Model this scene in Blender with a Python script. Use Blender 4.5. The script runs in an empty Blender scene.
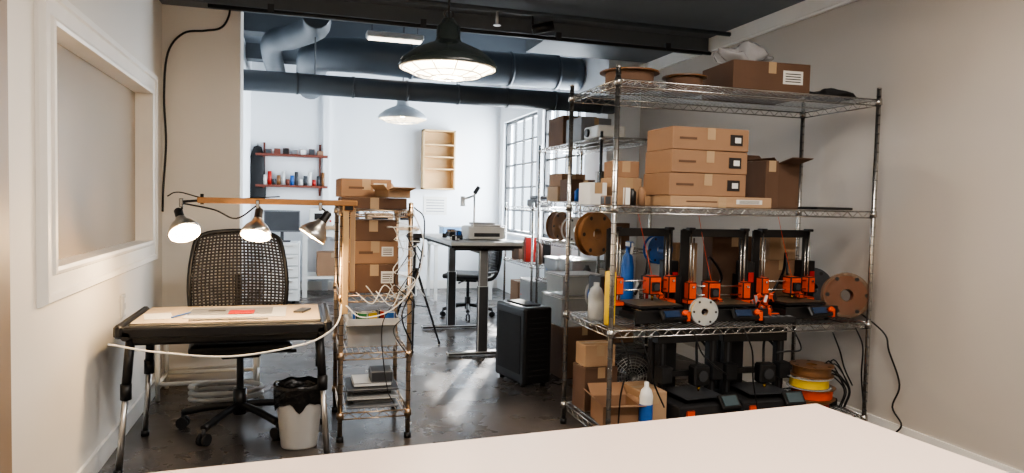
import bpy, bmesh, math, random
from mathutils import Vector, Matrix, Euler
random.seed(7)
R=math.radians
# ------------------------------------------------------------------ materials
def lin(c):
    o=[]
    for v in c[:3]:
        v/=255.0
        o.append(v/12.92 if v<=.04045 else ((v+.055)/1.055)**2.4)
    return (o[0],o[1],o[2],1)
_m={}
def mat(name,col,rough=.5,metal=0,var=.10,scale=9,bump=0,emit=None,es=0,alpha=1,coat=0,rvar=0):
    if name in _m: return _m[name]
    m=bpy.data.materials.new(name); m.use_nodes=True
    nt=m.node_tree; p=nt.nodes['Principled BSDF']
    tc=nt.nodes.new('ShaderNodeTexCoord'); nz=nt.nodes.new('ShaderNodeTexNoise')
    nz.inputs['Scale'].default_value=scale; nz.inputs['Detail'].default_value=5
    nt.links.new(tc.outputs['Object'],nz.inputs['Vector'])
    r=nt.nodes.new('ShaderNodeValToRGB'); c=lin(col)
    r.color_ramp.elements[0].position=.3; r.color_ramp.elements[1].position=.7
    r.color_ramp.elements[0].color=[max(0,x*(1-var)) for x in c[:3]]+[1]
    r.color_ramp.elements[1].color=[min(1,x*(1+var)) for x in c[:3]]+[1]
    nt.links.new(nz.outputs['Fac'],r.inputs['Fac']); nt.links.new(r.outputs['Color'],p.inputs['Base Color'])
    p.inputs['Roughness'].default_value=rough; p.inputs['Metallic'].default_value=metal
    p.inputs['Alpha'].default_value=alpha; p.inputs['Coat Weight'].default_value=coat
    if rvar:
        mr=nt.nodes.new('ShaderNodeMapRange'); mr.inputs['To Min'].default_value=max(.02,rough-rvar); mr.inputs['To Max'].default_value=rough+rvar
        nt.links.new(nz.outputs['Fac'],mr.inputs['Value']); nt.links.new(mr.outputs['Result'],p.inputs['Roughness'])
    if bump:
        b=nt.nodes.new('ShaderNodeBump'); b.inputs['Strength'].default_value=bump; b.inputs['Distance'].default_value=.01
        n2=nt.nodes.new('ShaderNodeTexNoise'); n2.inputs['Scale'].default_value=scale*6
        nt.links.new(tc.outputs['Object'],n2.inputs['Vector'])
        nt.links.new(n2.outputs['Fac'],b.inputs['Height']); nt.links.new(b.outputs['Normal'],p.inputs['Normal'])
    if emit:
        p.inputs['Emission Color'].default_value=lin(emit); p.inputs['Emission Strength'].default_value=es
    _m[name]=m; return m
wallW=mat('painted_wall',(232,227,219),.65,var=.02,scale=1.2,bump=.05)
wallR=mat('painted_wall_greige',(192,185,176),.5,var=.04,scale=1.0,bump=.05)
wallF=mat('painted_wall_cool',(236,239,242),.7,var=.02,scale=1.2)
trimM=mat('white_trim',(243,240,234),.35,var=.02)
ceilM=mat('dark_ceiling',(104,110,116),.6,var=.08,scale=2)
ductM=mat('duct_paint',(74,82,90),.45,var=.1,scale=3)
black=mat('black_plastic',(20,20,22),.4,var=.15)
blackm=mat('black_matte',(27,27,29),.75,var=.15)
chairM=mat('charcoal_mesh',(50,46,46),.6,var=.15)
dgray=mat('dark_gray',(58,60,64),.5)
gray=mat('gray_plastic',(125,127,130),.5)
lgray=mat('light_gray_plastic',(196,196,194),.45,var=.04)
white=mat('white_plastic',(232,232,228),.4,var=.03)
chrome=mat('chrome_wire',(190,188,184),.25,1,var=.05)
alu=mat('spun_aluminium',(205,203,200),.28,1,var=.05)
card=mat('cardboard',(146,114,88),.85,var=.08,scale=5)
card2=mat('cardboard_light',(170,140,110),.85,var=.07,scale=5)
card3=mat('cardboard_dark',(98,74,58),.85,var=.1,scale=5)
tapeM=mat('packing_tape',(172,146,114),.3,var=.04)
labelM=mat('paper_label',(222,220,214),.7,var=.03)
ink=mat('label_ink',(35,30,28),.7)
wood=mat('pine_wood',(206,172,124),.55,var=.12,scale=4)
wood2=mat('oak_stick',(166,120,74),.5,var=.15,scale=6)
orange=mat('orange_print',(226,78,24),.45,var=.06)
yellow=mat('yellow_filament',(226,190,40),.4)
red=mat('red_plastic',(176,38,30),.45)
blue=mat('blue_plastic',(36,92,168),.4)
lblue=mat('lightblue_plastic',(120,160,200),.4)
green=mat('green_pcb',(40,110,70),.5)
amber=mat('amber_spool',(120,84,52),.3,var=.2)
clear=mat('clear_tub',(205,210,212),.15,var=.03,alpha=.45)
bagM=mat('poly_bag',(195,195,198),.2,var=.06,alpha=.45)
binbag=mat('bin_liner',(14,14,16),.25,var=.1,bump=.6,scale=6)
cream=mat('cream_laminate',(228,206,190),.38,var=.015,scale=2)
paperM=mat('drafting_paper',(192,174,148),.6,var=.04)
brass=mat('brass',(190,150,70),.25,1)
doorM=mat('door_paint',(150,130,110),.5,var=.05,scale=2)
paneM=mat('pane_beige_reflection',(140,126,108),.35,var=.04,scale=1.5,coat=.6)  # window glass; its beige reflection is put into the base colour
enam=mat('dark_enamel',(50,58,58),.25,var=.08,coat=.4)
enamW=mat('white_enamel',(240,236,226),.35,var=.02)
bulb=mat('warm_bulb',(255,230,190),.4,emit=(255,214,160),es=60)
bulb2=mat('pendant_bulb',(255,236,205),.4,emit=(255,222,175),es=14)
diff=mat('fixture_diffuser',(255,245,230),.5,emit=(255,240,220),es=4)

# ------------------------------------------------------------------ builder
def T(loc,rot=(0,0,0),sc=(1,1,1)):
    return Matrix.Translation(loc)@Euler([R(a) for a in rot]).to_matrix().to_4x4()@Matrix.Diagonal((sc[0],sc[1],sc[2],1))
def catmull(P,n=6):
    P=[Vector(p) for p in P]; Q=[P[0]*2-P[1]]+P+[P[-1]*2-P[-2]]; out=[]
    for i in range(1,len(Q)-2):
        a,b,c,d=Q[i-1:i+3]
        for k in range(n):
            t=k/n
            out.append(.5*((2*b)+(c-a)*t+(2*a-5*b+4*c-d)*t*t+(3*b-a-3*c+d)*t**3))
    out.append(P[-1]); return out
class B:
    def __init__(s,name,loc=(0,0,0),rz=0,sc=1):
        s.n=name; s.loc=loc; s.rz=rz; s.sc=sc; s.bm=bmesh.new(); s.ms=[]
    def mi(s,m):
        if m not in s.ms: s.ms.append(m)
        return s.ms.index(m)
    def _f(s,verts,m,smooth=False):
        i=s.mi(m); fs=set()
        for v in verts:
            for f in v.link_faces: fs.add(f)
        for f in fs: f.material_index=i; f.smooth=smooth
        return fs
    def box(s,c,size,m,rot=(0,0,0),bev=0,seg=1):
        r=bmesh.ops.create_cube(s.bm,size=1,matrix=T(c,rot,size))
        fs=s._f(r['verts'],m)
        if bev:
            es=set(e for f in fs for e in f.edges)
            bmesh.ops.bevel(s.bm,geom=list(es),offset=min(bev,min(size)*.45),segments=seg,affect='EDGES',profile=.5)
        return s
    def cyl(s,a,b,r,m,r2=None,seg=12,caps=True,smooth=True):
        a=Vector(a); b=Vector(b); d=b-a
        if d.length<1e-6: return s
        q=d.to_track_quat('Z','Y').to_matrix().to_4x4()
        o=bmesh.ops.create_cone(s.bm,cap_ends=caps,segments=seg,radius1=r,radius2=r if r2 is None else r2,depth=d.length,matrix=Matrix.Translation((a+b)/2)@q)
        for f in s._f(o['verts'],m):
            f.smooth = smooth and len(f.verts)==4
        return s
    def sph(s,c,r,m,sc=(1,1,1),rot=(0,0,0),seg=16):
        o=bmesh.ops.create_uvsphere(s.bm,u_segments=seg,v_segments=seg//2+2,radius=r,matrix=T(c,rot,sc))
        s._f(o['verts'],m,True); return s
    def tube(s,P,r,m,seg=6,n=6,smooth=True):
        P=catmull(P,n) if n>1 else [Vector(p) for p in P]
        up=None; rings=[]
        for i,p in enumerate(P):
            t=(P[min(i+1,len(P)-1)]-P[max(i-1,0)])
            if t.length<1e-8: t=Vector((0,0,1))
            t.normalize()
            if up is None:
                up=Vector((0,0,1)) if abs(t.z)<.9 else Vector((1,0,0))
            up=(up-t*up.dot(t)); 
            if up.length<1e-6: up=t.orthogonal()
            up.normalize(); w=t.cross(up)
            rings.append([s.bm.verts.new(p+r*(math.cos(2*math.pi*k/seg)*up+math.sin(2*math.pi*k/seg)*w)) for k in range(seg)])
        i=s.mi(m)
        for a,b in zip(rings,rings[1:]):
            for k in range(seg):
                f=s.bm.faces.new((a[k],a[(k+1)%seg],b[(k+1)%seg],b[k])); f.material_index=i; f.smooth=smooth
        for rg in (rings[0],rings[-1]):
            f=s.bm.faces.new(rg); f.material_index=i
        return s
    def ring(s,c,r,t,m,rot=(0,0,0),seg=24):
        M=T(c,rot); P=[M@Vector((r*math.cos(2*math.pi*k/seg),r*math.sin(2*math.pi*k/seg),0)) for k in range(seg+1)]
        return s.tube(P,t,m,n=1,seg=5)
    def lathe(s,prof,m,c=(0,0,0),rot=(0,0,0),seg=28,smooth=True,sc=(1,1,1)):
        M=T(c,rot,sc); rings=[]
        for r,z in prof:
            if r<1e-6: rings.append([s.bm.verts.new(M@Vector((0,0,z)))])
            else: rings.append([s.bm.verts.new(M@Vector((r*math.cos(2*math.pi*k/seg),r*math.sin(2*math.pi*k/seg),z))) for k in range(seg)])
        i=s.mi(m)
        for a,b in zip(rings,rings[1:]):
            for k in range(seg):
                k2=(k+1)%seg
                if len(a)==1 and len(b)==1: continue
                if len(a)==1: f=s.bm.faces.new((a[0],b[k2],b[k]))
                elif len(b)==1: f=s.bm.faces.new((a[k],a[k2],b[0]))
                else: f=s.bm.faces.new((a[k],a[k2],b[k2],b[k]))
                f.material_index=i; f.smooth=smooth
        return s
    def frame_x(s,w,h,prof,m):
        # mitred picture-frame moulding lying in the YZ plane; prof = (outward offset, height along X)
        rings=[[s.bm.verts.new((t,sy*(w/2+o),sz*(h/2+o))) for o,t in prof] for sy,sz in((-1,-1),(1,-1),(1,1),(-1,1))]
        i=s.mi(m)
        for k in range(4):
            a,b=rings[k],rings[(k+1)%4]
            for j in range(len(prof)-1):
                f=s.bm.faces.new((a[j],b[j],b[j+1],a[j+1])); f.material_index=i
        return s
    def done(s,fixn=True):
        if fixn: bmesh.ops.recalc_face_normals(s.bm,faces=s.bm.faces)
        me=bpy.data.meshes.new(s.n); s.bm.to_mesh(me); s.bm.free()
        for m in s.ms: me.materials.append(m)
        o=bpy.data.objects.new(s.n,me); bpy.context.collection.objects.link(o)
        o.location=s.loc; o.rotation_euler=(0,0,R(s.rz)); o.scale=(s.sc,)*3
        return o
def slab(name,a,b,m,bev=0):
    c=[(a[i]+b[i])/2 for i in range(3)]; z=[abs(b[i]-a[i]) for i in range(3)]
    return B(name,c).box((0,0,0),z,m,bev=bev).done()
def light(kind,name,loc,power,col,parent=None,**kw):
    l=bpy.data.lights.new(name,kind); l.energy=power; l.color=col
    for k,v in kw.items(): setattr(l,k,v)
    o=bpy.data.objects.new(name,l); bpy.context.collection.objects.link(o); o.location=loc
    if parent:
        o.parent=parent; o.location=loc
    return o
# ------------------------------------------------------------------ room shell
def floormat():
    m=bpy.data.materials.new('polished_concrete'); m.use_nodes=True; nt=m.node_tree; p=nt.nodes['Principled BSDF']
    tc=nt.nodes.new('ShaderNodeTexCoord'); n=nt.nodes.new('ShaderNodeTexNoise'); n.inputs['Scale'].default_value=1.1; n.inputs['Detail'].default_value=9; n.inputs['Roughness'].default_value=.65
    r=nt.nodes.new('ShaderNodeValToRGB'); e=r.color_ramp.elements
    e[0].position=.3; e[0].color=lin((50,46,44)); e[1].position=.72; e[1].color=lin((120,112,106))
    x=e.new(.5); x.color=lin((80,74,70))
    nt.links.new(tc.outputs['Object'],n.inputs['Vector']); nt.links.new(n.outputs['Fac'],r.inputs['Fac']); nt.links.new(r.outputs['Color'],p.inputs['Base Color'])
    n2=nt.nodes.new('ShaderNodeTexNoise'); n2.inputs['Scale'].default_value=5; n2.inputs['Detail'].default_value=8
    mr=nt.nodes.new('ShaderNodeMapRange'); mr.inputs['To Min'].default_value=.12; mr.inputs['To Max'].default_value=.45
    nt.links.new(tc.outputs['Object'],n2.inputs['Vector']); nt.links.new(n2.outputs['Fac'],mr.inputs['Value']); nt.links.new(mr.outputs['Result'],p.inputs['Roughness'])
    return m
XW,XE,XE2,XW2,YP,YB,YS=-.88,3.12,2.8,-.65,5.1,10.0,-1.6
slab('floor',(-1.2,YS-.1,-.1),(3.3,YB+.1,0),floormat())
slab('wall_north',(-1.0,YB,0),(3.2,YB+.12,3.1),wallF)
slab('wall_south',(-1.2,YS-.1,0),(3.3,YS,2.6),wallW)
slab('wall_east',(XE,YS,0),(XE+.12,6.15,3.1),wallR)
b=B('wall_west')
wy0,wy1,wz0,wz1=2.93,4.66,.98,1.86
def wb(a,c,m): b.box([(a[i]+c[i])/2 for i in range(3)],[c[i]-a[i] for i in range(3)],m)
wb((XW-.14,YS,0),(XW,wy0,2.6),wallW); wb((XW-.14,wy1,0),(XW,YP,2.6),wallW)
wb((XW-.14,wy0,0),(XW,wy1,wz0),wallW); wb((XW-.14,wy0,wz1),(XW,wy1,2.6),wallW)
b.done()
slab('pilaster_wall_west',(-1.02,YP,0),(-.40,YP+.25,3.1),wallW)
slab('wall_west_far',(XW2-.12,YP+.25,0),(XW2,YB,3.1),wallF)
slab('column_east',(XE2-.02,6.15,0),(XE+.12,6.45,3.1),wallF)
b=B('wall_east_far')
WY=[(6.75,8.1),(8.3,9.8)]; z0,z1=.85,2.42
wb((XE2,6.45,0),(XE2+.14,YB,z0),wallF); wb((XE2,6.45,z1),(XE2+.14,YB,3.1),wallF)
ys=6.45
for a,c in WY:
    wb((XE2,ys,z0),(XE2+.14,a,z1),wallF); ys=c
wb((XE2,ys,z0),(XE2+.14,YB,z1),wallF)
b.done()
glass=mat('clear_glass',(235,245,250),.03,var=0,alpha=.05)
for i,(a,c) in enumerate(WY):
    b=B('window_%d'%(i+2),(XE2+.07,(a+c)/2,(z0+z1)/2)); w=c-a; h=z1-z0
    for s_ in(-1,1):
        b.box((0,s_*(w/2-.02),0),(.06,.04,h),black); b.box((0,0,s_*(h/2-.02)),(.06,w,.04),black)
    for k in range(1,4): b.box((0,-w/2+k*w/4,0),(.03,.026,h),black)
    for k in range(1,5): b.box((0,0,-h/2+k*h/5),(.03,w,.026),black)
    b.box((0,0,0),(.004,w,h),glass)
    b.done()
    slab('trim_sill',(XE2-.06,a-.03,z0-.035),(XE2+.02,c+.03,z0),trimM)
slab('ceiling',(-1.1,YS,2.6),(3.3,YP-.1,2.72),ceilM)
slab('ceiling_far',(-1.1,YP,3.1),(3.3,YB+.1,3.2),mat('ceiling_far_paint',(120,128,136),.7))
slab('ceiling_beam',(-1.1,YP-.15,2.5),(XE,YP-.0,3.2),ceilM)
slab('ceiling_soffit',(1.9,YP,2.6),(XE,6.0,3.1),ceilM)
for i,yy in enumerate((7.55,9.0)): slab('ceiling_joist',(-.65,yy,2.92),(XE2,yy+.22,3.1),ceilM)
slab('trim_crown_east',(XE-.03,YS,2.5),(XE,YP-.15,2.6),trimM)
slab('trim_crown_east_far',(XE-.03,YP,2.5),(XE,6.15,2.6),trimM)
b=B('trim_crown_east_bead',(XE-.035,1.7,2.49)); b.box((0,0,0),(.03,6.4,.02),trimM,bev=.005); b.done()
slab('baseboard_east',(XE-.015,YS,0),(XE,6.15,.1),trimM)
slab('baseboard_west',(XW,2.6,0),(XW+.015,YP,.1),trimM)
slab('baseboard_pilaster',(XW+.02,YP-.015,0),(-.4,YP,.1),trimM)
slab('baseboard_north',(XW2,YB-.015,0),(XE2,YB,.12),trimM)
slab('trim_wall_batten',(.28,YB-.06,0),(.36,YB,3.1),wallF)
b=B('window_1',(XW,(wy0+wy1)/2,(wz0+wz1)/2)); w=wy1-wy0; h=wz1-wz0
b.box((-.075,0,0),(.008,w,h),paneM)
b.frame_x(w,h,[(0,-.07),(-.002,.028),(.012,.032),(.024,.028),(.030,.018),(.088,.020),(.094,.030),(.118,.032),(.130,.012),(.132,-.001)],trimM)
b.done()
b=B('door_1',(XW,1.93,0))
b.box((.023,.46,1.05),(.045,.10,2.1),doorM,bev=.005); b.box((.023,-.46,1.05),(.045,.10,2.1),doorM,bev=.005)
b.box((.023,0,2.1),(.045,1.02,.1),doorM,bev=.005)
b.box((.016,0,1.03),(.03,.82,2.04),doorM); 
for zz,hh in((.5,.7),(1.45,.9)): b.box((.033,0,zz),(.012,.56,hh),doorM,bev=.005)
b.cyl((.03,-.33,.95),(.07,-.33,.95),.012,brass); b.sph((.085,-.33,.95),.026,brass)
b.done()
b=B('wall_outlet_plate',(XW,4.0,.68)); b.box((.006,0,0),(.012,.075,.12),lgray,bev=.003)
for zz in(-.03,.03): b.box((.014,0,zz),(.004,.03,.03),white,bev=.002)
b.done()
# ceiling services
b=B('round_duct',(0,6.08,2.2)); b.cyl((XW2,0,0),(XE2,0,0),.085,ductM,seg=24)
for k in range(8): b.cyl((-.5+k*.45,0,0),(-.48+k*.45,0,0),.09,ductM,seg=24)
for x in(.1,1.3): b.cyl((x,0,.08),(x,0,.9),.005,dgray)
b.done()
b=B('hvac_duct'); 
b.tube([(.1,9.6,2.72),(.1,8.2,2.72),(.15,7.3,2.68),(.5,6.95,2.64),(1.0,6.9,2.62),(1.9,6.9,2.62),(2.78,6.9,2.62)],.165,ductM,seg=20,n=8)
for x in(1.0,1.5,2.0,2.5): b.cyl((x,6.9,2.62),(x+.03,6.9,2.62),.175,ductM,seg=20)
b.done()
b=B('hvac_duct'); b.tube([(-.3,9.8,2.8),(-.3,7.6,2.8),(-.1,6.9,2.75),(.1,6.2,2.7),(.1,5.75,2.7)],.11,ductM,seg=16,n=8).done()
b=B('cable_tray',(0,5.45,2.66))
for yy in(-.1,.1): b.box((.65,yy,0),(2.3,.015,.04),dgray)
for k in range(18): b.box((-.45+k*.13,0,-.01),(.015,.2,.008),dgray)
for x in(-.3,.9,1.7): b.cyl((x,.1,0),(x,.1,.44),.004,dgray)
b.done()
b=B('ceiling_conduit',(0,4.9,2.47)); b.cyl((XW+.3,0,0),(XE-.04,0,0),.014,black)
for x in(-.2,.8,1.8,2.7): b.box((x,0,.02),(.04,.03,.05),dgray)
b.done()
b=B('sprinkler_pipe',(1.25,4.6,2.55)); b.cyl((-2,0,0),(1.8,0,0),.016,ductM); b.cyl((0,0,0),(0,0,-.1),.01,alu); b.cyl((0,0,-.1),(0,0,-.105),.025,alu)
b.done()
b=B('track_spotlight',(1.55,4.75,2.48)); b.cyl((0,0,.12),(0,0,0),.008,black); b.cyl((0,0,0),(.14,-.05,.03),.035,black,seg=16); b.done()
b=B('ceiling_light_fixture',(.78,6.3,2.70)); b.box((0,0,0),(.5,.14,.05),lgray,bev=.01); b.box((0,0,-.03),(.46,.11,.01),diff); 
b.cyl((-.2,0,.02),(-.2,0,.4),.004,dgray); b.cyl((.2,0,.02),(.2,0,.4),.004,dgray); o=b.done()
for loc,p in(((.7,.3,2.573),82),((1.6,1.9,2.573),34)):
    b=B('fluorescent_fixture',loc); b.box((0,0,.01),(1.2,.3,.03),white,bev=.005); b.box((0,0,-.006),(1.16,.26,.008),diff); o=b.done()
    l=light('AREA','fixture_lamp',(0,0,-.02),p,(1,.92,.84),o,shape='RECTANGLE',size=1.15); l.data.size_y=.25
# ------------------------------------------------------------------ pendants
def pendant(loc,rad,top,outer,p,cage=True):
    b=B('pendant_lamp',loc,sc=1); k=rad/.25
    prof=[(.25,0),(.252,.012),(.235,.04),(.18,.085),(.115,.115),(.07,.135),(.062,.15),(.06,.21),(.045,.225),(.03,.25),(0,.252)]
    b.lathe([(r*k,z*k) for r,z in prof],outer,seg=40)
    b.lathe([((r-.006)*k,z*k-.002) for r,z in prof[:7]],enamW,seg=40)
    b.sph((0,0,.06*k),.045*k,bulb2)
    if cage:
        b.ring((0,0,0),.235*k,.0035,enamW,seg=40); b.ring((0,0,-.03*k),.17*k,.003,enamW,seg=32); b.ring((0,0,-.045*k),.09*k,.003,enamW)
        for j in range(12):
            a=j*math.pi/6
            b.tube([(math.cos(a)*.235*k,math.sin(a)*.235*k,0),(math.cos(a)*.17*k,math.sin(a)*.17*k,-.03*k),(math.cos(a)*.09*k,math.sin(a)*.09*k,-.045*k),(0,0,-.05*k)],.003,enamW,n=3,seg=5)
    b.cyl((0,0,.24*k),(0,0,top-loc[2]-.02),.006,black); b.cyl((0,0,top-loc[2]-.03),(0,0,top-loc[2]),.05,black)
    b.ring((0,0,.275*k),.022*k,.004,black,rot=(90,0,0))
    o=b.done(fixn=False)
    if p: light('POINT','pendant_glow',(0,0,-.01*k),p,(1,.86,.68),o,shadow_soft_size=.05)
pendant((.71,3.55,1.93),.25,2.6,enam,32)
pendant((.995,7.30,2.10),.25,3.1,mat('gray_enamel',(190,196,202),.3),8)
# ------------------------------------------------------------------ generic props
def carton(c,z,s,rz=0,m=card,label=False,opn=False,name='cardboard_box',side=-1,port=False):
    b=B(name,(c[0],c[1],z),rz); w,d,h=s
    if not opn:
        b.box((0,0,h/2),(w,d,h),m,bev=.003)
        b.box((0,0,h+.0006),(w*.985,.045,.001),tapeM); b.box((0,-d/2-.0006,h-.03),(.045,.001,.06),tapeM)
        b.box((0,0,h+.0002),(w*.97,.003,.001),card3)
    else:
        t=.005
        b.box((0,0,t/2),(w,d,t),m)
        for q in(-1,1):
            b.box((0,q*(d/2-t/2),h/2),(w,t,h),m); b.box((q*(w/2-t/2),0,h/2),(t,d-2*t,h),m)
            f=d*.42; a=25+q*12
            b.box((0,q*(d/2+f/2*math.cos(R(a))),h+f/2*math.sin(R(a))),(w*.99,f,.004),m,rot=(q*a,0,0))
            f=w*.3; a=35-q*10
            b.box((q*(w/2+f/2*math.cos(R(a))),0,h+f/2*math.sin(R(a))),(f,d*.98,.004),m,rot=(0,-q*a,0))
    if label:
        b.box((w*.27,-d/2-.0012,h*.55),(w*.26,.001,h*.42),labelM)
        for k in range(4): b.box((w*.27,-d/2-.002,h*(.42+.08*k)),(w*.2,.001,h*.03),ink)
        b.box((-w*.2,-d/2-.001,h*.5),(w*.3,.001,h*.12),card3)
    if port:
        b.box((w*.33,-d/2-.001,h*.5),(w*.17,.002,h*.5),ink,bev=.0008); b.box((w*.35,-d/2-.002,h*.5),(w*.08,.002,h*.24),labelM)
        b.box((-w*.3,-d/2-.001,h*.5),(w*.22,.002,h*.10),card3)
    return b.done()
def spool(loc,rot,fil,fl,r=.1,w=.065,name='filament_spool'):
    b=B(name,loc)
    for q in(-1,1):
        z=q*w/2
        b.lathe([(r*.26,z-.002),(r,z-.002),(r,z+.002),(r*.26,z+.002),(r*.26,z-.002)],fl,rot=rot,seg=32,smooth=False)
        for k in range(6):
            a=k*math.pi/3; M=T((0,0,0),rot)
            p=M@Vector((math.cos(a)*r*.82,math.sin(a)*r*.82,z+q*.003))
            q2=M@Vector((math.cos(a)*r*.82,math.sin(a)*r*.82,z+q*.0015))
            b.cyl(q2,p,r*.09,black,seg=10)
    b.lathe([(r*.26,-w/2),(r*.26,w/2)],fl,rot=rot,seg=24)
    pr=[(r*.3,-w/2+.002)]+[(r*(.86+.012*(k%2)),-w/2+.003+k*(w-.006)/16) for k in range(17)]+[(r*.3,w/2-.002)]
    b.lathe(pr,fil,rot=rot,seg=32)
    return b.done(fixn=False)
def wire_unit(name,loc,w,d,h,shelves,sp=.028,pr=.0125,long='x',m=chrome,wr=.0024):
    b=B(name,loc)
    for x in(0,w):
        for y in(0,d):
            b.cyl((x,y,.03),(x,y,h),pr,m,seg=12); b.cyl((x,y,0),(x,y,.03),pr*1.5,black,seg=12); b.sph((x,y,h),pr*1.1,m,seg=10,sc=(1,1,.5))
            k=.1
            while k<h-.02:
                b.cyl((x,y,k),(x,y,k+.003),pr*1.08,dgray,seg=10); k+=.0508
            for z in shelves: b.cyl((x,y,z-.028),(x,y,z+.006),pr*1.6,m,r2=pr*1.35,seg=12)
    for z in shelves:
        for y in(0,d):
            b.cyl((0,y,z),(w,y,z),.004,m,seg=6); b.cyl((0,y,z-.032),(w,y,z-.032),.0035,m,seg=6)
            n=int(w/.07)
            for k in range(n):
                x0=w*k/n; x1=w*(k+.5)/n; x2=w*(k+1)/n
                b.cyl((x0,y,z-.032),(x1,y,z),.002,m,seg=4,caps=False); b.cyl((x1,y,z),(x2,y,z-.032),.002,m,seg=4,caps=False)
        for x in(0,w):
            b.cyl((x,0,z),(x,d,z),.004,m,seg=6); b.cyl((x,0,z-.032),(x,d,z-.032),.0035,m,seg=6)
            n=int(d/.07)
            for k in range(n):
                x0=d*k/n; x1=d*(k+.5)/n; x2=d*(k+1)/n
                b.cyl((x,x0,z-.032),(x,x1,z),.002,m,seg=4,caps=False); b.cyl((x,x1,z),(x,x2,z-.032),.002,m,seg=4,caps=False)
        if long=='x':
            n=int(w/sp)
            for k in range(1,n): b.cyl((w*k/n,0,z+.003),(w*k/n,d,z+.003),wr,m,seg=5,caps=False)
            for t in(.33,.66): b.cyl((0,d*t,z-.002),(w,d*t,z-.002),.0035,m,seg=5,caps=False)
        else:
            n=int(d/sp)
            for k in range(1,n): b.cyl((0,d*k/n,z+.003),(w,d*k/n,z+.003),wr,m,seg=5,caps=False)
            for t in(.33,.66): b.cyl((w*t,0,z-.002),(w*t,d,z-.002),.0035,m,seg=5,caps=False)
    return b.done(fixn=False)
def printer(loc,rz,acc,gh=.27,px=0.02,sc=1.12,name='desktop_3d_printer'):
    b=B(name,loc,rz,sc)
    for q in(-1,1):
        b.box((q*.13,0,.04),(.03,.36,.03),black,bev=.003); b.box((0,q*.18,.045),(.33,.01,.06),black,bev=.003)
        b.cyl((q*.07,-.18,.06),(q*.07,.18,.06),.004,chrome)
        for y in(-.15,.15): b.cyl((q*.13,y,0),(q*.13,y,.026),.014,black)
        b.box((q*.165,.05,.235),(.05,.008,.41),black,bev=.002)
        b.cyl((q*.15,.015,.06),(q*.15,.015,.45),.0045,chrome); b.cyl((q*.132,.018,.08),(q*.132,.018,.40),.0035,chrome)
        b.box((q*.148,.012,.085),(.055,.055,.022),acc,bev=.003); b.box((q*.148,.012,.052),(.042,.042,.042),dgray,bev=.003)
        b.box((q*.15,.02,.445),(.035,.04,.014),black,bev=.003)
        b.box((q*.15,.005,gh),(.045,.05,.085),acc,bev=.005); b.cyl((q*.15,-.022,gh+.02),(q*.15,-.028,gh+.02),.006,chrome)
        b.cyl((-.15,.0,gh+q*.022),(.15,.0,gh+q*.022),.004,chrome)
    b.box((0,.05,.425),(.36,.008,.04),black,bev=.002); b.box((0,.05,.06),(.36,.008,.06),black)
    b.box((0,-.03,.082),(.25,.24,.006),dgray,bev=.003); b.box((0,-.03,.089),(.24,.23,.003),mat('pei_sheet',(88,78,62),.4),bev=.003)
    b.box((px,-.005,gh),(.07,.065,.09),acc,bev=.006); b.box((px,.045,gh+.02),(.043,.04,.045),black,bev=.003)
    b.box((px-.005,-.045,gh-.005),(.042,.018,.045),black,bev=.003); b.cyl((px-.005,-.055,gh-.005),(px-.005,-.058,gh-.005),.016,dgray)
    b.cyl((px,-.01,gh-.045),(px,-.01,gh-.075),.009,brass,r2=.003); b.box((px+.03,-.03,gh-.05),(.03,.03,.025),acc,bev=.004,rot=(20,0,0))
    b.box((.02,-.215,.055),(.14,.02,.055),black,rot=(-35,0,0),bev=.006); b.box((.005,-.227,.062),(.08,.006,.032),mat('lcd_screen',(30,50,80),.2),rot=(-35,0,0)); b.cyl((.07,-.222,.06),(.07,-.24,.07),.012,acc)
    b.box((.10,-.205,.045),(.03,.03,.05),acc,bev=.004)
    b.box((.21,.10,.17),(.05,.10,.22),black,bev=.004); b.box((.21,.045,.2),(.03,.004,.05),red)
    b.box((-.2,.10,.14),(.04,.12,.14),black,bev=.004)
    b.tube([(px,.03,gh+.05),(px+.03,.08,gh+.16),(.1,.14,gh+.05),(.05,.16,.1)],.007,black,n=8)
    b.tube([(px,.0,gh+.05),(px-.02,.03,gh+.18),(px-.05,.06,.52)],.0015,acc,n=6,seg=4)
    return b.done(fixn=False)
def bits(name,x,y,z,w,d,h,n,cols,seed,rz=0):
    b=B(name,(x,y,z),rz); rd=random.Random(seed)
    for k in range(n):
        bw,bd,bh=rd.uniform(.2,.5)*w,rd.uniform(.5,.9)*d/n,rd.uniform(.35,1)*h
        px_=rd.uniform(-.5,.5)*(w-bw); py_=-d/2+d*(k+.5)/n
        if rd.random()<.45: 
            rr=min(bd*.5,.045); b.lathe([(0,0),(rr,0),(rr,bh*.8),(rr*.5,bh*.92),(rr*.5,bh),(0,bh)],cols[k%len(cols)],c=(px_,py_,0),seg=16)
        else: b.box((px_,py_,bh/2),(bw,bd,bh),cols[k%len(cols)],bev=.004)
    b.done()
mix=[card3,black,lgray,red,card,dgray,white,blue,card2]
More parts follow.
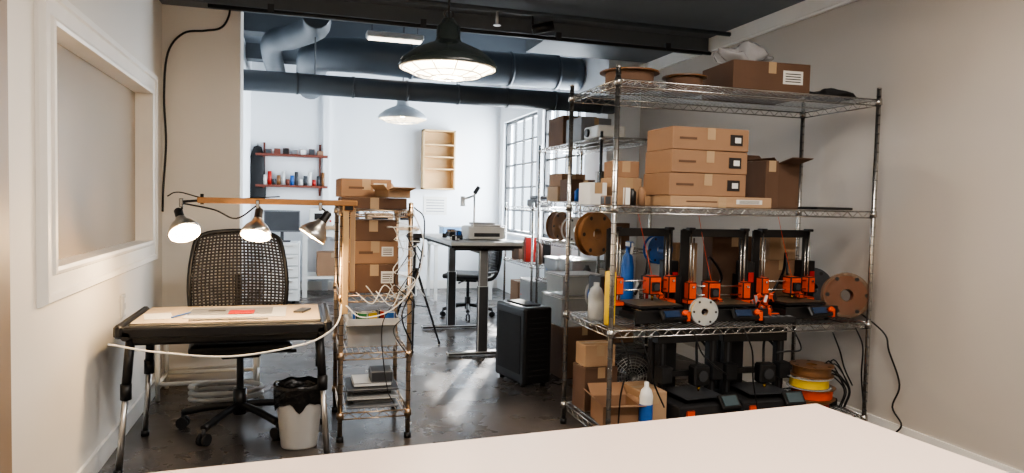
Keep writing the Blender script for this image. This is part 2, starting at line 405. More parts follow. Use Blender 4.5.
# ------------------------------------------------------------------ main wire shelving (right)
SX,SY=1.45,3.10; SW,SD=1.55,.60
Z=[.12,.64,1.25,1.86]
wire_unit('wire_shelving_unit',(SX,SY,0),SW,SD,1.92,Z)
def on(k): return Z[k]+.0065
def reel(x,y,z,r,h):
    b=B('cable_reel',(x,y,z))
    b.lathe([(0,0),(r,0),(r,.006),(r*.45,.006),(r*.45,h-.006),(r,h-.006),(r,h),(0,h)],amber,seg=36,smooth=False)
    b.lathe([(r*.46,.008)]+[(r*(.8+.01*(k%2)),.008+k*(h-.016)/10) for k in range(11)]+[(r*.46,h-.008)],card3,seg=32)
    b.done(fixn=False)
reel(1.63,3.35,on(3),.155,.08); reel(1.97,3.38,on(3),.12,.085)
carton((2.41,3.38),on(3),(.46,.34,.17),-4,card3,label=True)
def blob(name,c,r,sc,m,amp=.25,seed=1,cut=None):
    b=B(name,c); b.sph((0,0,r*sc[2]*.8),r,m,sc=sc,seg=32)
    rd=random.Random(seed); ph=[rd.random()*6 for _ in range(6)]
    for v in b.bm.verts:
        p=v.co/r
        k=1+amp*(math.sin(p.x*5+ph[0])*math.sin(p.y*6+ph[1])+.5*math.sin(p.z*9+ph[2]+p.x*4)+.3*math.sin(p.x*14+p.z*11+ph[3]))
        v.co.x*=k; v.co.y*=k; v.co.z=max(0,v.co.z*k)
    return b.done()
blob('plastic_bag',(2.30,3.34,on(3)+.172),.13,(1.1,.7,.36),bagM,.34,3)
blob('folded_black_cloth',(2.82,3.28,on(3)),.12,(1.15,.9,.25),blackm,.2,5)
carton((2.08,3.30),on(2),(.60,.30,.055),0,card2,name='flat_shipping_box',label=True)
for k in range(3): carton((2.00+.004*k,3.30-.003*k),on(2)+.056+.117*k,(.45-.004*k,.28,.115),[0,.8,-.6][k],card,port=True)
carton((2.44,3.38),on(2),(.085,.28,.26),2,card3)
carton((2.57,3.40),on(2),(.14,.26,.25),2,card3,opn=True)
carton((1.70,3.56),on(2),(.16,.18,.15),4,card2)
carton((1.70,3.56),on(2)+.151,(.15,.16,.09),-6,card)
bits('shelf_supplies',1.62,3.36,on(2),.12,.26,.13,5,[card,black,white,card2,dgray],21,rz=90)
carton((1.54,3.58),on(2),(.10,.16,.12),0,white,name='small_box')
b=B('tablet',(2.83,3.28,on(2))); b.box((0,0,.008),(.24,.17,.014),black,bev=.005,seg=2); b.box((0,0,.0155),(.21,.145,.001),dgray); b.done()
# shelf 1 printers
printer((1.76,3.36,on(1)),6,orange,.17,.04,1.1)
printer((2.20,3.34,on(1)),-3,orange,.14,-.04,1.1)
printer((2.66,3.36,on(1)),4,orange,.16,.03,1.1)
spool((2.92,3.19,on(1)+.135),(80,0,-28),orange,mat('smoky_spool',(120,92,70),.3,alpha=.55),.125,.06)
spool((2.96,3.52,on(1)+.135),(84,0,-20),amber,dgray,.125,.06)
spool((1.98,3.13,on(1)+.075),(88,0,-12),yellow,clear,.07,.04)
spool((1.53,3.52,on(1)+.45),(90,0,20),amber,amber,.12,.05,'cable_reel')
spool((1.98,3.63,on(1)+.36),(90,0,6),mat('white_filament',(220,225,230),.4),blue,.085,.05)
spool((1.64,3.64,on(1)+.10),(90,0,6),blue,lgray,.095,.05)
b=B('yellow_paper_roll',(1.51,3.25,on(1))); b.lathe([(.012,0),(.026,0),(.028,.01),(.028,.27),(.012,.275)],yellow); b.cyl((0,0,.0),(0,0,.29),.011,card3); b.done()
b=B('blue_spray_bottle',(1.79,3.63,on(1))); b.lathe([(0,0),(.035,0),(.037,.02),(.037,.26),(.028,.32),(.012,.34),(.012,.37),(0,.37)],blue); b.box((0,-.02,.39),(.025,.07,.035),white,bev=.006); b.box((0,-.05,.36),(.012,.012,.05),white,rot=(20,0,0)); b.done()
b=B('clear_jug',(1.50,3.40,on(1))); b.lathe([(0,0),(.040,0),(.044,.02),(.044,.13),(.03,.17),(.016,.18),(.016,.20),(0,.20)],clear); b.lathe([(0,.02),(.040,.02),(.041,.1),(0,.1)],lgray); b.done(fixn=False)
carton((2.46,3.63),on(1),(.30,.10,.44),0,card3); carton((2.80,3.63),on(1),(.26,.09,.30),0,card)
carton((2.80,3.63),on(1)+.301,(.20,.09,.14),3,card2)
carton((2.14,3.63),on(1),(.14,.1,.40),0,card2)
bits('shelf_supplies',1.90,3.63,on(1),.09,.14,.26,3,[lgray,red,white],31,rz=90)
b=B('power_strip',(2.43,3.13,on(1))); b.box((0,0,.02),(.20,.05,.035),blackm,bev=.006)
for k in range(4): b.box((-.08+k*.05,0,.039),(.032,.03,.004),gray,bev=.001)
b.done()
b=B('small_tool_clutter',(2.43,3.22,on(1)))
for k in range(24):
    x=random.uniform(-.10,.10); c=[orange,gray,black,alu,orange,black][k%6]
    b.box((x*.5,random.uniform(-.02,.06),.045+random.uniform(0,.09)),(random.uniform(.01,.04),.02,random.uniform(.02,.05)),c,rot=(random.uniform(-30,30),random.uniform(-30,30),random.uniform(0,90)),bev=.003)
b.box((0,.02,.022),(.14,.08,.044),dgray,bev=.005)
b.done()
# bottom shelf
def enderlike(loc,rz,h=.46):
    b=B('black_3d_printer',loc,rz)
    b.box((0,0,.05),(.36,.34,.09),blackm,bev=.006); b.box((0,-.02,.125),(.24,.24,.006),dgray); b.box((0,-.02,.105),(.10,.12,.03),black)
    for q in(-1,1):
        b.box((q*.165,.05,h/2+.05),(.045,.045,h-.02),black,bev=.003); b.box((q*.165,.026,h/2+.05),(.012,.003,h-.05),dgray)
        b.box((q*.165,.01,h*.55),(.07,.07,.09),blackm,bev=.005)
    b.box((0,.05,h+.015),(.40,.06,.07),black,bev=.003); b.box((0,.02,h*.55),(.33,.03,.03),black)
    b.box((.04,-.02,h*.53),(.10,.07,.11),black,bev=.01); b.cyl((.04,-.056,h*.53),(.04,-.062,h*.53),.03,dgray); b.cyl((.04,-.02,h*.53-.06),(.04,-.02,h*.53-.1),.01,brass,r2=.003)
    b.box((.11,-.19,.11),(.12,.02,.08),black,rot=(-40,0,0),bev=.004); b.box((.11,-.2,.117),(.09,.004,.055),mat('lcd_grey',(70,86,92),.2),rot=(-40,0,0))
    b.box((-.12,-.175,.06),(.05,.01,.03),orange,bev=.002)
    b.box((-.10,.13,.25),(.16,.05,.30),blackm,bev=.006)
    b.tube([(.04,.0,h*.6),(.1,.08,h-.02),(.2,.08,h*.7),(.2,.06,.12)],.008,black,n=8)
    b.done(fixn=False)
enderlike((2.04,3.33,on(0)),5,.41); enderlike((2.46,3.33,on(0)),-4,.40)
spool((2.76,3.26,on(0)+.036),(2,0,0),red,amber,.125,.06); spool((2.78,3.26,on(0)+.101),(0,0,0),orange,amber,.125,.06); spool((2.75,3.25,on(0)+.165),(0,0,0),yellow,clear,.12,.055)
spool((2.78,3.27,on(0)+.225),(0,0,0),amber,amber,.12,.055)
carton((1.58,3.30),on(0),(.2,.20,.11),-5,card,opn=True); carton((1.77,3.35),on(0),(.14,.24,.16),3,card2); carton((1.58,3.57),on(0),(.2,.16,.24),3,card3)
b=B('white_bottle',(1.68,3.15,on(0))); b.lathe([(0,0),(.032,0),(.034,.01),(.034,.17),(.026,.2),(.012,.215),(.012,.24),(0,.24)],white); b.lathe([(.0345,.04),(.0345,.13)],blue); b.done(fixn=False)
def fan(loc,rz,r,m):
    b=B('desk_fan',loc,rz); b.cyl((0,0,0),(0,0,.02),r*.55,m,seg=24); b.cyl((0,0,.02),(0,.03,r*.9),.012,m)
    for k in range(1,9): b.ring((0,-.06,r+.03),r*k/8,.0018,alu if k<8 else m,rot=(90,0,0),seg=32)
    b.ring((0,0,r+.03),r,.005,m,rot=(90,0,0),seg=32)
    for k in range(18):
        a=k*math.pi/9; b.cyl((0,-.07,r+.03),(math.cos(a)*r,-.055,r+.03+math.sin(a)*r),.0015,alu,seg=4)
    for k in range(4): b.box((math.cos(k*math.pi/2+.4)*r*.45,-.025,r+.03+math.sin(k*math.pi/2+.4)*r*.45),(r*.75,.006,r*.42),dgray,rot=(20,-math.degrees(k*math.pi/2+.4),0),bev=.002)
    b.cyl((0,.05,r+.03),(0,-.04,r+.03),.04,m,seg=16); b.done(fixn=False)
fan((1.82,3.62,on(0)),-10,.13,dgray)
carton((1.58,3.57),on(0)+.241,(.18,.14,.12),0,card2)
b=B('power_bricks',(2.95,3.36,on(0)))
for k in range(5): b.box((random.uniform(-.03,.02),random.uniform(-.1,.1),.03+.05*(k%3)),(.05,.1,.045),black,bev=.006,rot=(0,0,random.uniform(-20,20)))
for k in range(7):
    x=random.uniform(-.05,.0); b.tube([(x,0,.1),(x-.02,-.1,.18+random.uniform(0,.1)),(x+.04,-.16,.12),(x+.03,-.14,.01)],.004,black,n=6)
b.done(fixn=False)
b=B('hanging_power_cable')
b.tube([(3.03,3.30,.72),(3.05,3.05,.60),(3.05,3.00,.5),(3.08,2.95,.33),(3.07,2.98,.2),(3.085,2.93,.11),(3.05,3.0,.02)],.005,black); b.done()
b=B('printer_cables')
for x0,x1,z0_,z1_ in((1.6,1.75,.62,.25),(1.9,2.1,.63,.4),(2.2,2.3,.62,.2),(2.5,2.4,.62,.5),(2.75,2.9,.6,.3),(2.9,2.98,.62,.2),(1.5,1.5,.6,.18)):
    b.tube([(x0,3.085,z0_),(x0+.03,3.06,z0_-.1),((x0+x1)/2,3.07,(z0_+z1_)/2-.05),(x1,3.09,z1_)],.0045,black)
b.done()
# ------------------------------------------------------------------ second / third shelving along east wall
Z2=[.12,.52,.90,1.28,1.80]
wire_unit('wire_shelving_unit',(2.28,5.15,0),.45,1.5,1.84,Z2,long='y',sp=.04)
def o2(k): return Z2[k]+.0065
carton((2.5,6.35),o2(4),(.34,.40,.28),0,card3); carton((2.48,5.9),o2(4),(.3,.3,.22),5,gray,name='gray_storage_box')
b=B('white_projector',(2.46,5.5,o2(4))); b.box((0,0,.06),(.26,.3,.11),white,bev=.02,seg=2); b.cyl((-.13,.05,.06),(-.15,.05,.06),.035,black,seg=20); b.done()
def tub(x,y,z,s,rz=0,fill=lgray):
    b=B('clear_storage_tub',(x,y,z),rz); w,d,h=s; t=.004
    b.box((0,0,t),(w*.9,d*.9,t),clear)
    for q in(-1,1): b.box((0,q*d*.47,h/2),(w*.94,t,h),clear); b.box((q*w*.47,0,h/2),(t,d*.94,h),clear)
    b.box((0,0,h+.005),(w,d,.014),lgray,bev=.004)
    for k in range(9): b.box((random.uniform(-.32,.32)*w,random.uniform(-.32,.32)*d,.03+h*.5*random.random()),(w*.25,d*.2,h*.35),[fill,dgray,blue,card,gray,orange,black,dgray,red][k],rot=(10,10*k,25*k),bev=.003)
    b.done()
carton((2.48,6.4),o2(3),(.3,.3,.14),0,card2); carton((2.48,6.06),o2(3),(.3,.26,.20),0,card3); carton((2.48,6.4),o2(3)+.145,(.26,.26,.12),8,card)
bits('shelf_supplies',2.44,5.55,o2(3),.3,.7,.28,8,mix,3)
spool((2.4,6.4,o2(2)+.14),(90,0,30),card3,amber,.14,.08,'cable_reel'); spool((2.4,6.0,o2(2)+.12),(90,0,20),amber,white,.12,.07); bits('shelf_supplies',2.44,5.5,o2(2),.3,.6,.24,7,mix,5)
tub(2.48,6.4,o2(1),(.32,.36,.2)); tub(2.48,5.98,o2(1),(.32,.34,.22)); bits('shelf_supplies',2.44,5.48,o2(1),.3,.55,.24,6,mix,9)
tub(2.48,6.4,o2(0),(.34,.38,.25)); carton((2.48,5.9),o2(0),(.34,.4,.3),0,card3); carton((2.48,5.42),o2(0),(.34,.4,.28),0,card)
Z3=[.12,.62,1.22]
wire_unit('wire_shelving_unit',(2.28,6.82,0),.42,1.0,1.26,Z3,long='y',sp=.05)
carton((2.48,7.62),Z3[1]+.0065,(.28,.26,.2),0,card3); bits('shelf_supplies',2.46,7.15,Z3[1]+.0065,.3,.55,.3,6,mix,12); tub(2.48,7.2,Z3[0]+.0065,(.3,.4,.3)); carton((2.48,7.62),Z3[0]+.0065,(.28,.3,.25),0,card)
b=B('parts_organizer',(2.48,7.2,Z3[2]+.0065)); b.box((0,0,.04),(.2,.3,.08),dgray,bev=.01); b.box((0,.0,.10),(.16,.24,.04),black,bev=.01); b.done()
b=B('black_computer_tower',(1.51,4.68,0),12)
b.box((0,0,.285),(.22,.42,.53),black,bev=.018,seg=2)
for y in(-.15,.15):
    for x in(-.08,.08): b.cyl((x,y,0),(x,y,.025),.018,black)
for k in range(12): b.box((0,-.212,.08+k*.036),(.15,.006,.010),blackm,bev=.002)
b.box((0,0,.556),(.12,.28,.012),blackm,bev=.004); b.box((-.112,0,.29),(.004,.32,.40),blackm)
b.done()
carton((1.96,4.85),0,(.36,.36,.37),6,card3); tub(1.96,4.85,.372,(.36,.32,.2),4) 
tub(1.96,4.85,.594,(.34,.30,.14),4) 
# ------------------------------------------------------------------ drafting light table
b=B('drafting_light_table',(-.32,3.71,0))
W,D,H=.92,.58,.675
b.box((0,0,H-.035),(W,D,.05),black,bev=.008,seg=2)
b.box((0,0,H-.075),(W*.9,D*.85,.05),black,bev=.012)
b.box((0,.01,H-.006),(W*.90,D*.88,.012),paperM,bev=.003)
b.box((.02,.02,H+.002),(W*.50,D*.55,.002),lgray); b.box((-.01,.05,H+.004),(W*.42,D*.35,.002),gray); b.box((.04,.0,H+.006),(.12,.12,.002),red,bev=.001); b.box((-.08,.06,H+.006),(.08,.02,.002),dgray)
b.box((-.33,-.05,H+.002),(.12,.18,.002),labelM,rot=(0,0,12)); b.cyl((-.26,-.12,H+.006),(-.20,.02,H+.006),.004,blue); b.box((.33,.02,H+.006),(.05,.12,.01),dgray,rot=(0,0,-20),bev=.002); b.box((.0,-.20,H+.003),(.35,.03,.003),alu)
for q in(-1,1):
    b.box((q*(W/2-.012),0,H-.028),(.035,D+.02,.06),blackm,bev=.01)
    b.cyl((q*(W/2-.04),-D/2,H-.05),(q*(W/2-.04),D/2,H-.05),.02,black)
    for yq in(-1,1):
        top=(q*(W/2-.05),yq*(D/2-.06),H-.07); bot=(q*(W/2-.01),yq*(D/2-.01),.0)
        mid=[top[i]+(bot[i]-top[i])*.38 for i in range(3)]
        b.cyl(top,mid,.02,black); b.cyl(mid,bot,.014,alu); b.cyl([mid[0],mid[1],mid[2]+.03],[mid[0],mid[1],mid[2]-.04],.024,black)
        b.cyl((bot[0],bot[1],0),(bot[0],bot[1],.03),.02,black)
b.done()
b=B('white_power_cord')
b.tube([(-.80,3.395,.60),(-.6,3.38,.56),(-.3,3.375,.53),(0,3.375,.57),(.12,3.38,.62),(.18,3.5,.66),(.20,3.62,.72)],.0045,white); b.done()
# ------------------------------------------------------------------ office chairs
def chair(loc,rz,m=chairM,name='office_chair',sc=1):
    b=B(name,loc,rz,sc)
    for k in range(5):
        a=R(72*k+18); e=Vector((math.cos(a)*.3,math.sin(a)*.3,.085))
        b.tube([(0,0,.13),(e.x*.5,e.y*.5,.115),(e.x,e.y,.085)],.02,black,n=4,seg=8)
        b.cyl(e,(e.x,e.y,.05),.01,dgray)
        t=Vector((-math.sin(a),math.cos(a),0))
        for q in(-1,1):
            c=Vector((e.x,e.y,.03))+t*q*.016; b.cyl(c-t*.009,c+t*.009,.03,blackm,seg=16)
    b.cyl((0,0,.08),(0,0,.22),.035,black); b.cyl((0,0,.2),(0,0,.42),.018,dgray); b.box((0,0,.425),(.2,.26,.04),black,bev=.012)
    b.cyl((.08,0,.42),(.26,-.02,.41),.006,black); b.cyl((.24,-.02,.41),(.29,-.02,.41),.01,black)
    b.box((0,-.01,.475),(.50,.46,.06),blackm,bev=.026,seg=3)
    b.tube([(0,.12,.42),(0,.30,.45),(0,.37,.6),(0,.39,.8)],.022,black,n=6,seg=8)
    def P(u,v):
        w=.225+.045*math.sin(math.pi*min(1,v*1.0))*.6+.02*(1-v)
        zc=.53+v*.50+.025*(1-(u*2-1)**2)*v
        x=(u*2-1)*w
        y=.33-.066*(u*2-1)**2+.12*(v-.45)**2+.05*v
        return Vector((x,y,zc))
    nu,nv=25,29
    for i in range(1,nu): b.tube([P(i/nu,v/10) for v in range(11)],.0058,m,n=2,seg=5)
    for j in range(1,nv): b.tube([P(u/8,j/nv) for u in range(9)],.0058,m,n=2,seg=5)
    b.tube([P(0,v/8) for v in range(8)]+[P(.02,.965)]+[P(u/8,1) for u in range(1,8)]+[P(.98,.965)]+[P(1,1-v/8) for v in range(1,9)]+[P(1-u/8,0) for u in range(1,9)],.013,black,n=2,seg=8)
    b.done(fixn=False)
chair((-.31,4.02,0),6)
chair((1.78,7.55,0),-120,black,sc=.95)
b=B('pvc_pipe_frame',(-.55,4.66,0))
for q in(-1,1):
    b.cyl((q*.28,0,.0),(q*.28,0,.42),.013,white); b.cyl((q*.28,.3,.0),(q*.28,.3,.42),.013,white); b.cyl((q*.28,0,.1),(q*.28,.3,.1),.013,white); b.cyl((q*.28,0,.42),(q*.28,.3,.42),.013,white)
for y in(0,.3): b.cyl((-.28,y,.1),(.28,y,.1),.013,white)
b.done()
b=B('coiled_vacuum_hose',(-.42,4.46,.02))
b.tube([(math.cos(a*.4)*(.2),math.sin(a*.4)*.11,.02+a*.0022) for a in range(0,42)],.014,lgray,n=2,seg=8); b.done()
# ------------------------------------------------------------------ waste bin
b=B('waste_bin',(.0,3.66,0))
b.lathe([(0,.0),(.085,0),(.09,.01),(.118,.30),(.122,.31),(.115,.31),(.086,.012),(0,.012)],lgray,seg=48,sc=(1,.85,1))
b.lathe([(.121,.22),(.125,.27),(.127,.305),(.127,.322),(.118,.328),(.108,.30),(.09,.2),(0,.16)],binbag,seg=48,sc=(1,.85,1))
for v in b.bm.verts:
    if .2<v.co.z and v.link_faces and v.link_faces[0].material_index==1:
        a=math.atan2(v.co.y,v.co.x)
        if v.co.z<.24: v.co.z+=.02*math.sin(a*5)+.01*math.sin(a*9)
        else: v.co.z+=.004*math.sin(a*7)
b.done(fixn=False)
# ------------------------------------------------------------------ narrow rack with boxes
RX,RY=.20,3.66; RW,RD=.35,.55
Z4=[.15,.46,.76,1.20]
chromeLit=mat('lamplit_chrome',(200,176,150),.28,1,var=.08)  # chrome wire with the warm lamp light mixed into its colour
wire_unit('wire_rack',(RX,RY,0),RW,RD,1.24,Z4,sp=.03,m=chromeLit)
def o4(k): return Z4[k]+.0065
carton((.37,3.92),o4(3),(.34,.36,.06),0,card3,name='flat_shipping_box'); carton((.33,4.0),o4(3)+.062,(.27,.28,.10),3,card,label=True)
carton((.47,3.80),o4(3)+.062,(.13,.16,.04),20,card2,opn=True)
carton((.37,3.86),o4(2),(.25,.3,.15),0,card3,label=True); carton((.37,3.87),o4(2)+.151,(.24,.28,.12),2,card,label=True); carton((.37,3.87),o4(2)+.272,(.24,.28,.11),-2,card3)
tub(.37,3.96,o4(1),(.27,.34,.11),0,blue)
b=B('plastic_tray',(.37,3.80,o4(1)+.13)); b.box((0,0,.005),(.26,.22,.01),lgray,bev=.003)
for q in(-1,1): b.box((q*.13,0,.02),(.008,.22,.035),lgray); b.box((0,q*.11,.02),(.26,.008,.035),lgray)
for k in range(9): b.box((-.10+.024*k,random.uniform(-.06,.06),.035),(.02,.06,.05),[blue,black,green,white,yellow,gray,dgray,red,blue][k],rot=(0,0,30*k),bev=.003)
b.done()
b=B('paper_tray_stack',(.37,3.82,o4(0)))
for k in range(3):
    b.box((0,0,.012+.045*k),(.27,.28,.012),[gray,lgray,dgray][k],bev=.003); b.box((0,0,.03+.045*k),(.2,.2,.02),[gray,black,white][k],bev=.004)
b.box((.05,-.03,.16),(.12,.14,.06),dgray,bev=.006)
b.done()
b=B('wooden_board',(.215,3.63,0)); b.box((0,-.02,.95),(.03,.02,.55),wood,bev=.003); b.box((.035,-.015,1.0),(.025,.012,.42),card2,bev=.002); b.done()
b=B('tangled_cables')
rd=random.Random(11)
for k in range(6):
    x=.50+rd.uniform(-.03,.06); z=rd.uniform(.95,1.15); y=3.60+rd.uniform(-.03,.02)
    P_=[(x,y,z)]
    for j in range(4): P_.append((.50+rd.uniform(-.08,.10),3.59+rd.uniform(-.03,.03),P_[-1][2]-rd.uniform(.0,.14)))
    b.tube(P_,.0026,[white,lgray,black][k%3],seg=5)
for k in range(4):
    x0=.27+.05*k; b.tube([(x0,3.62,.80+rd.uniform(-.03,.03)),(x0+.08,3.59,.74+rd.uniform(-.03,.04)),(x0+.14,3.6,.82),(x0+.2,3.6,.76)],.0026,[white,lgray][k%2],seg=5)
b.tube([(.55,3.6,1.2),(.60,3.55,1.05),(.57,3.56,.85),(.45,3.57,.70),(.3,3.58,.66),(.22,3.6,.72)],.0035,white)
b.tube([(.56,3.62,1.22),(.61,3.60,1.16),(.60,3.60,.98),(.56,3.62,.8),(.50,3.58,.66),(.56,3.6,.5)],.004,black)
b.tube([(.47,3.62,.74),(.40,3.59,.6),(.43,3.6,.3),(.47,3.62,.2)],.003,black)
b.done()
b=B('wooden_lamp_arm',(-.45,3.60,1.235)); b.box((.35,0,0),(.74,.035,.028),wood2,bev=.004); b.cyl((.0,0,-.02),(0,0,.03),.008,black); b.box((.68,.02,-.02),(.05,.05,.04),black,bev=.005); b.done()
def clamplamp(loc,rot,p,s=.82):
    e=bpy.data.objects.new('clamp_lamp',None); bpy.context.collection.objects.link(e); e.location=loc; e.scale=(s,s,s)
    b=B('reflector'); b.lathe([(.085,-.09),(.088,-.088),(.082,-.06),(.06,-.025),(.035,0),(.03,.02)],alu,rot=rot,seg=32)
    b.lathe([(.083,-.089),(.079,-.06),(.057,-.025),(.03,0)],enamW,rot=rot,seg=32)
    b.lathe([(.03,.02),(.024,.03),(.024,.08),(.016,.09),(0,.09)],black,rot=rot,seg=20)
    M=T((0,0,0),rot); c=M@Vector((0,0,-.062)); 
    b.sph(c,.034,bulb); b.cyl(M@Vector((0,0,-.03)),M@Vector((0,0,.02)),.015,enamW)
    o=b.done(fixn=False); o.parent=e
    b=B('clamp'); t=M@Vector((0,0,.07)); b.tube([t,(t.x*.5+.01,t.y*.5,t.z+.02),(.0,0,.10)],.006,black); b.box((.0,0,.105),(.02,.03,.05),chrome,bev=.003)
    o=b.done(fixn=False); o.parent=e
    light('POINT','clamp_lamp_glow',M@Vector((0,0,-.115)),p,(1,.70,.40),e,shadow_soft_size=.03)
clamplamp((-.535,3.57,1.135),(-38,-22,0),16)
clamplamp((-.20,3.57,1.135),(-28,6,0),9)
clamplamp((.09,3.55,1.13),(-5,34,0),8)
b=B('black_lamp_cord'); b.tube([(-.54,3.58,1.22),(-.40,3.63,1.19),(-.3,3.62,1.15),(-.2,3.62,1.22)],.004,black)
b.tube([(-.60,3.6,1.25),(-.55,3.61,1.27),(-.40,3.62,1.24),(-.1,3.6,1.26)],.003,black); b.cyl((-.54,3.58,1.225),(-.44,3.6,1.235),.006,black); b.done()
b=B('wall_cable'); b.tube([(-.47,5.085,2.6),(-.47,5.08,2.47),(-.52,5.085,2.38),(-.62,5.085,2.35),(-.75,5.08,2.32),(-.84,5.06,2.18),(-.86,5.05,1.9),(-.85,5.06,1.6),(-.865,5.05,1.3),(-.86,5.0,1.15)],.007,black); b.done()
# ------------------------------------------------------------------ standing desk and things
b=B('standing_desk',(1.43,6.15,0))
topm=mat('desk_top_white',(205,208,210),.4)
b.box((0,0,.925),(.60,1.5,.028),topm,bev=.004); b.box((0,0,.90),(.58,1.48,.02),blackm)
for q in(-1,1):
    y=q*.62
    b.box((0,y,.024),(.58,.075,.03),dgray,bev=.008); b.box((0,y,.3),(.085,.06,.55),dgray,bev=.006); b.box((0,y,.7),(.07,.05,.42),gray,bev=.004); b.box((0,y,.88),(.5,.05,.03),dgray)
b.box((0,0,.86),(.06,1.24,.045),dgray); b.done()
dz=.9395
b=B('desktop_printer_white',(1.50,5.85,dz)); b.box((0,0,.06),(.32,.30,.11),white,bev=.02,seg=2); b.box((0,-.1,.12),(.24,.10,.02),lgray,bev=.005); b.box((0,-.152,.045),(.22,.01,.03),dgray); b.box((0,.02,.135),(.2,.16,.02),gray,bev=.006); b.done()
b=B('microscope_arm',(1.52,6.25,dz)); b.cyl((0,0,0),(0,0,.02),.08,dgray,seg=24); b.cyl((0,0,.02),(0,0,.42),.010,alu); b.cyl((0,0,.38),(-.12,-.05,.34),.01,alu); b.cyl((-.12,-.05,.37),(-.12,-.05,.28),.022,white); b.cyl((0,0,.4),(.04,0,.46),.02,dgray); b.done()
b=B('desk_tools_clutter',(1.24,5.8,dz))
for k in range(14): b.box((random.uniform(-.05,.04),random.uniform(-.2,.3),.02+.02*(k%3)),(random.uniform(.03,.08),.04,.04),[black,dgray,blue,white,dgray,card2][k%6],rot=(0,0,random.uniform(0,90)),bev=.005)
b.done()
def tripod(loc,h,s=.26):
    b=B('camera_tripod',loc)
    for k in range(3):
        a=R(120*k+20); b.cyl((math.cos(a)*.03,math.sin(a)*.03,h*.72),(math.cos(a)*s,math.sin(a)*s,.01),.012,black,r2=.008); b.cyl((math.cos(a)*.02,math.sin(a)*.02,h*.4),(math.cos(a)*s*.5,math.sin(a)*s*.5,h*.38),.005,dgray); b.sph((math.cos(a)*s,math.sin(a)*s,.012),.013,black,seg=8)
    b.cyl((0,0,h*.38),(0,0,h),.013,black); b.cyl((0,0,h*.68),(0,0,h*.76),.035,black); b.box((0,0,h+.02),(.09,.07,.05),black,bev=.01); b.cyl((0,-.02,h),(.05,-.2,h-.1),.006,black); b.box((0,0,h+.06),(.13,.06,.04),dgray,bev=.006)
    b.done()
tripod((.93,5.95,0),.90)
# ------------------------------------------------------------------ back wall things
b=B('wooden_cubby_shelf',(1.865,YB-.1,1.85)); w,h,d=.46,.84,.19
for q in(-1,1): b.box((q*(w/2-.01),0,0),(.02,d,h),wood); b.box((0,0,q*(h/2-.01)),(w,d,.02),wood)
for zz in(-.17,.17,.0): b.box((0,0,zz+.04),(w-.03,d,.016),wood)
b.box((0,d/2-.006,0),(w,.01,h),wood); b.done()
b=B('pipe_wall_shelf',(-.12,YB,1.4)); shM=mat('walnut_board',(112,56,42),.5,var=.2)
for zz in(.02,.43): b.box((0,-.12,zz),(.92,.2,.03),shM,bev=.003)
for q in(-1,1):
    b.cyl((q*.36,-.02,-.1),(q*.36,-.02,.6),.013,shM); 
    for zz in(0,.41): b.cyl((q*.36,-.02,zz),(q*.36,-.22,zz),.012,shM)
for k in range(15):
    x=-.40+k*.057; c=[dgray,white,red,dgray,amber,lgray,shM,blue,dgray,white][k%10]
    b.cyl((x,-.12,.035),(x,-.12,.035+.08+.05*(k%3)),.025,c,seg=14)
for k in range(7): b.box((-.30+.11*k,-.12,.475),(.08,.12,.06+.02*(k%3)),[dgray,shM,black,gray,white,dgray,card][k],bev=.005)
b.done()
b=B('hanging_black_coat',(-.56,YB-.1,1.0)); b.lathe([(0,.95),(.05,.93),(.09,.8),(.10,.5),(.11,.3),(.09,.2),(0,.2)],blackm,sc=(1,.6,1),seg=14); b.cyl((0,.1,.95),(0,0,.97),.01,alu); b.done()
b=B('workbench',(.75,9.55,0)); b.box((0,0,.89),(1.5,.7,.04),mat('bench_top',(178,146,112),.5),bev=.005)
for x in(-.7,.7):
    for y in(-.3,.3): b.box((x,y,.435),(.06,.06,.87),white)
b.box((0,0,.25),(1.4,.6,.03),white); b.box((0,-.3,.82),(1.4,.03,.08),white); b.done()
for x,w_,h_,m_ in((.25,.3,.22,white),(.62,.22,.3,dgray),(1.0,.35,.18,card2),(1.32,.2,.26,lgray)):
    b=B('bench_equipment',(x,9.5,.9105)); b.box((0,0,h_/2),(w_,.3,h_),m_,bev=.012); b.box((0,-.152,h_*.55),(w_*.6,.006,h_*.4),black,bev=.002); b.cyl((w_*.38,-.15,h_*.3),(w_*.38,-.17,h_*.3),.014,red); b.done()
for x in(.4,.95): carton((x,9.5),.267,(.4,.4,.3),0,card)
b=B('poster_on_wall',(1.85,YB-.004,1.2)); b.box((0,0,0),(.34,.004,.26),labelM)
for k in range(5): b.box((0,-.003,.08-.04*k),(.26,.001,.012),gray)
b.done()
b=B('white_drawer_cabinet',(-.22,8.9,0)); b.box((0,0,.38),(.42,.4,.70),lgray,bev=.01); 
for k in range(5): b.box((0,-.203,.10+.14*k),(.38,.008,.125),white,bev=.003); b.box((0,-.212,.13+.14*k),(.26,.012,.012),alu)
for x in(-.15,.15):
    for y in(-.15,.15): b.cyl((x-.01,y,.0),(x-.01,y,.03),.02,black)
b.done()
b=B('gray_monitor',(-.22,8.9,.7305)); b.box((0,0,.01),(.2,.16,.015),dgray,bev=.004); b.box((0,.03,.1),(.04,.02,.18),dgray); b.box((0,0,.25),(.42,.03,.26),gray,bev=.006); b.box((0,-.017,.25),(.39,.002,.23),dgray); b.done()
b=B('side_table_white',(2.0,9.0,0)); b.box((0,0,.72),(.8,.6,.03),white,bev=.004)
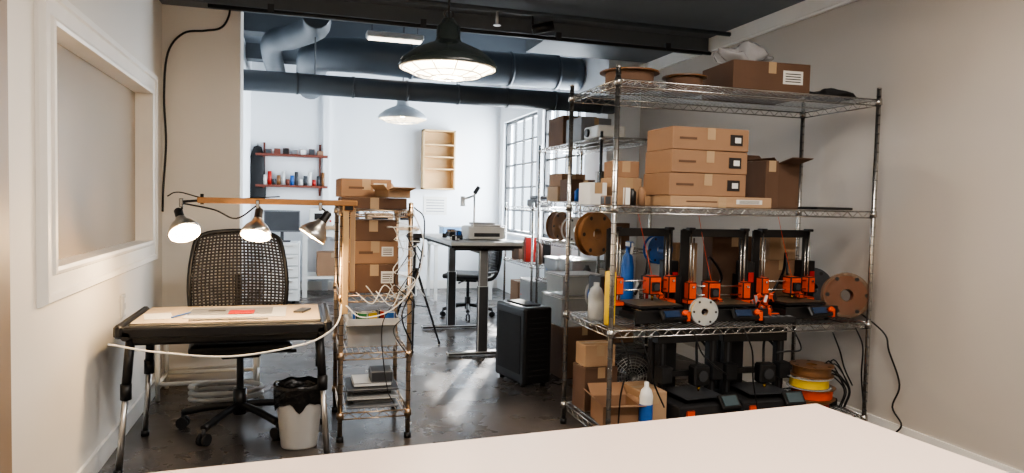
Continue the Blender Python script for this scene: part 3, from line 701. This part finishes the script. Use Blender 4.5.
for x in(-.36,.36):
    for y in(-.26,.26): b.box((x,y,.355),(.04,.04,.71),white)
b.done()
b=B('storage_crate',(1.95,9.0,.7355)); b.box((0,0,.1),(.4,.3,.2),lblue,bev=.01); b.box((0,0,.205),(.42,.32,.02),white,bev=.004); b.done()
# ------------------------------------------------------------------ foreground table
ang=4.2; c_,s_=math.cos(R(ang)),math.sin(R(ang)); A=Vector((1.29,1.494)); TW,TD=2.0,1.0
cen=A-Vector((c_,s_))*TW/2-Vector((-s_,c_))*TD/2
b=B('work_table',(cen.x,cen.y,0),ang)
b.box((0,0,.735),(TW,TD,.03),cream,bev=.004,seg=2)
for x in(-.92,.92):
    for y in(-.42,.42): b.box((x,y,.36),(.05,.05,.72),lgray,bev=.004)
for y in(-.42,.42): b.box((0,y,.69),(1.8,.03,.06),lgray)
b.done()
# ------------------------------------------------------------------ light
w=bpy.data.worlds.new('sky'); bpy.context.scene.world=w; w.use_nodes=True
bg=w.node_tree.nodes['Background']; bg.inputs[0].default_value=(.74,.87,1,1); bg.inputs[1].default_value=3.2
sun=light('SUN','sun',(6,12,5),24,(1,.97,.92),angle=R(1.6))
d=Vector((-.40,-.90,-.40)); sun.rotation_euler=d.to_track_quat('-Z','Y').to_euler()
for (a,c) in WY:
    l=light('AREA','window_daylight',(XE2+.2,(a+c)/2,(z0+z1)/2),235,(.84,.92,1),shape='RECTANGLE',size=c-a); l.data.size_y=z1-z0
    l.rotation_euler=Vector((-1,0,0)).to_track_quat('-Z','Y').to_euler()
# ------------------------------------------------------------------ camera
cam=bpy.data.cameras.new('camera'); co=bpy.data.objects.new('camera',cam); bpy.context.collection.objects.link(co)
cam.sensor_width=36; cam.lens=24.6; cam.clip_start=.02
M=Matrix.Rotation(R(-16.8),4,'Z')@Matrix.Rotation(R(90-2.66),4,'X')@Matrix.Rotation(R(1.3),4,'Z')
co.matrix_world=Matrix.Translation((0,0,1.25))@M
bpy.context.scene.camera=co
try:
    bpy.context.scene.view_settings.look='AgX - Medium High Contrast'
except Exception as e: print('look',e)
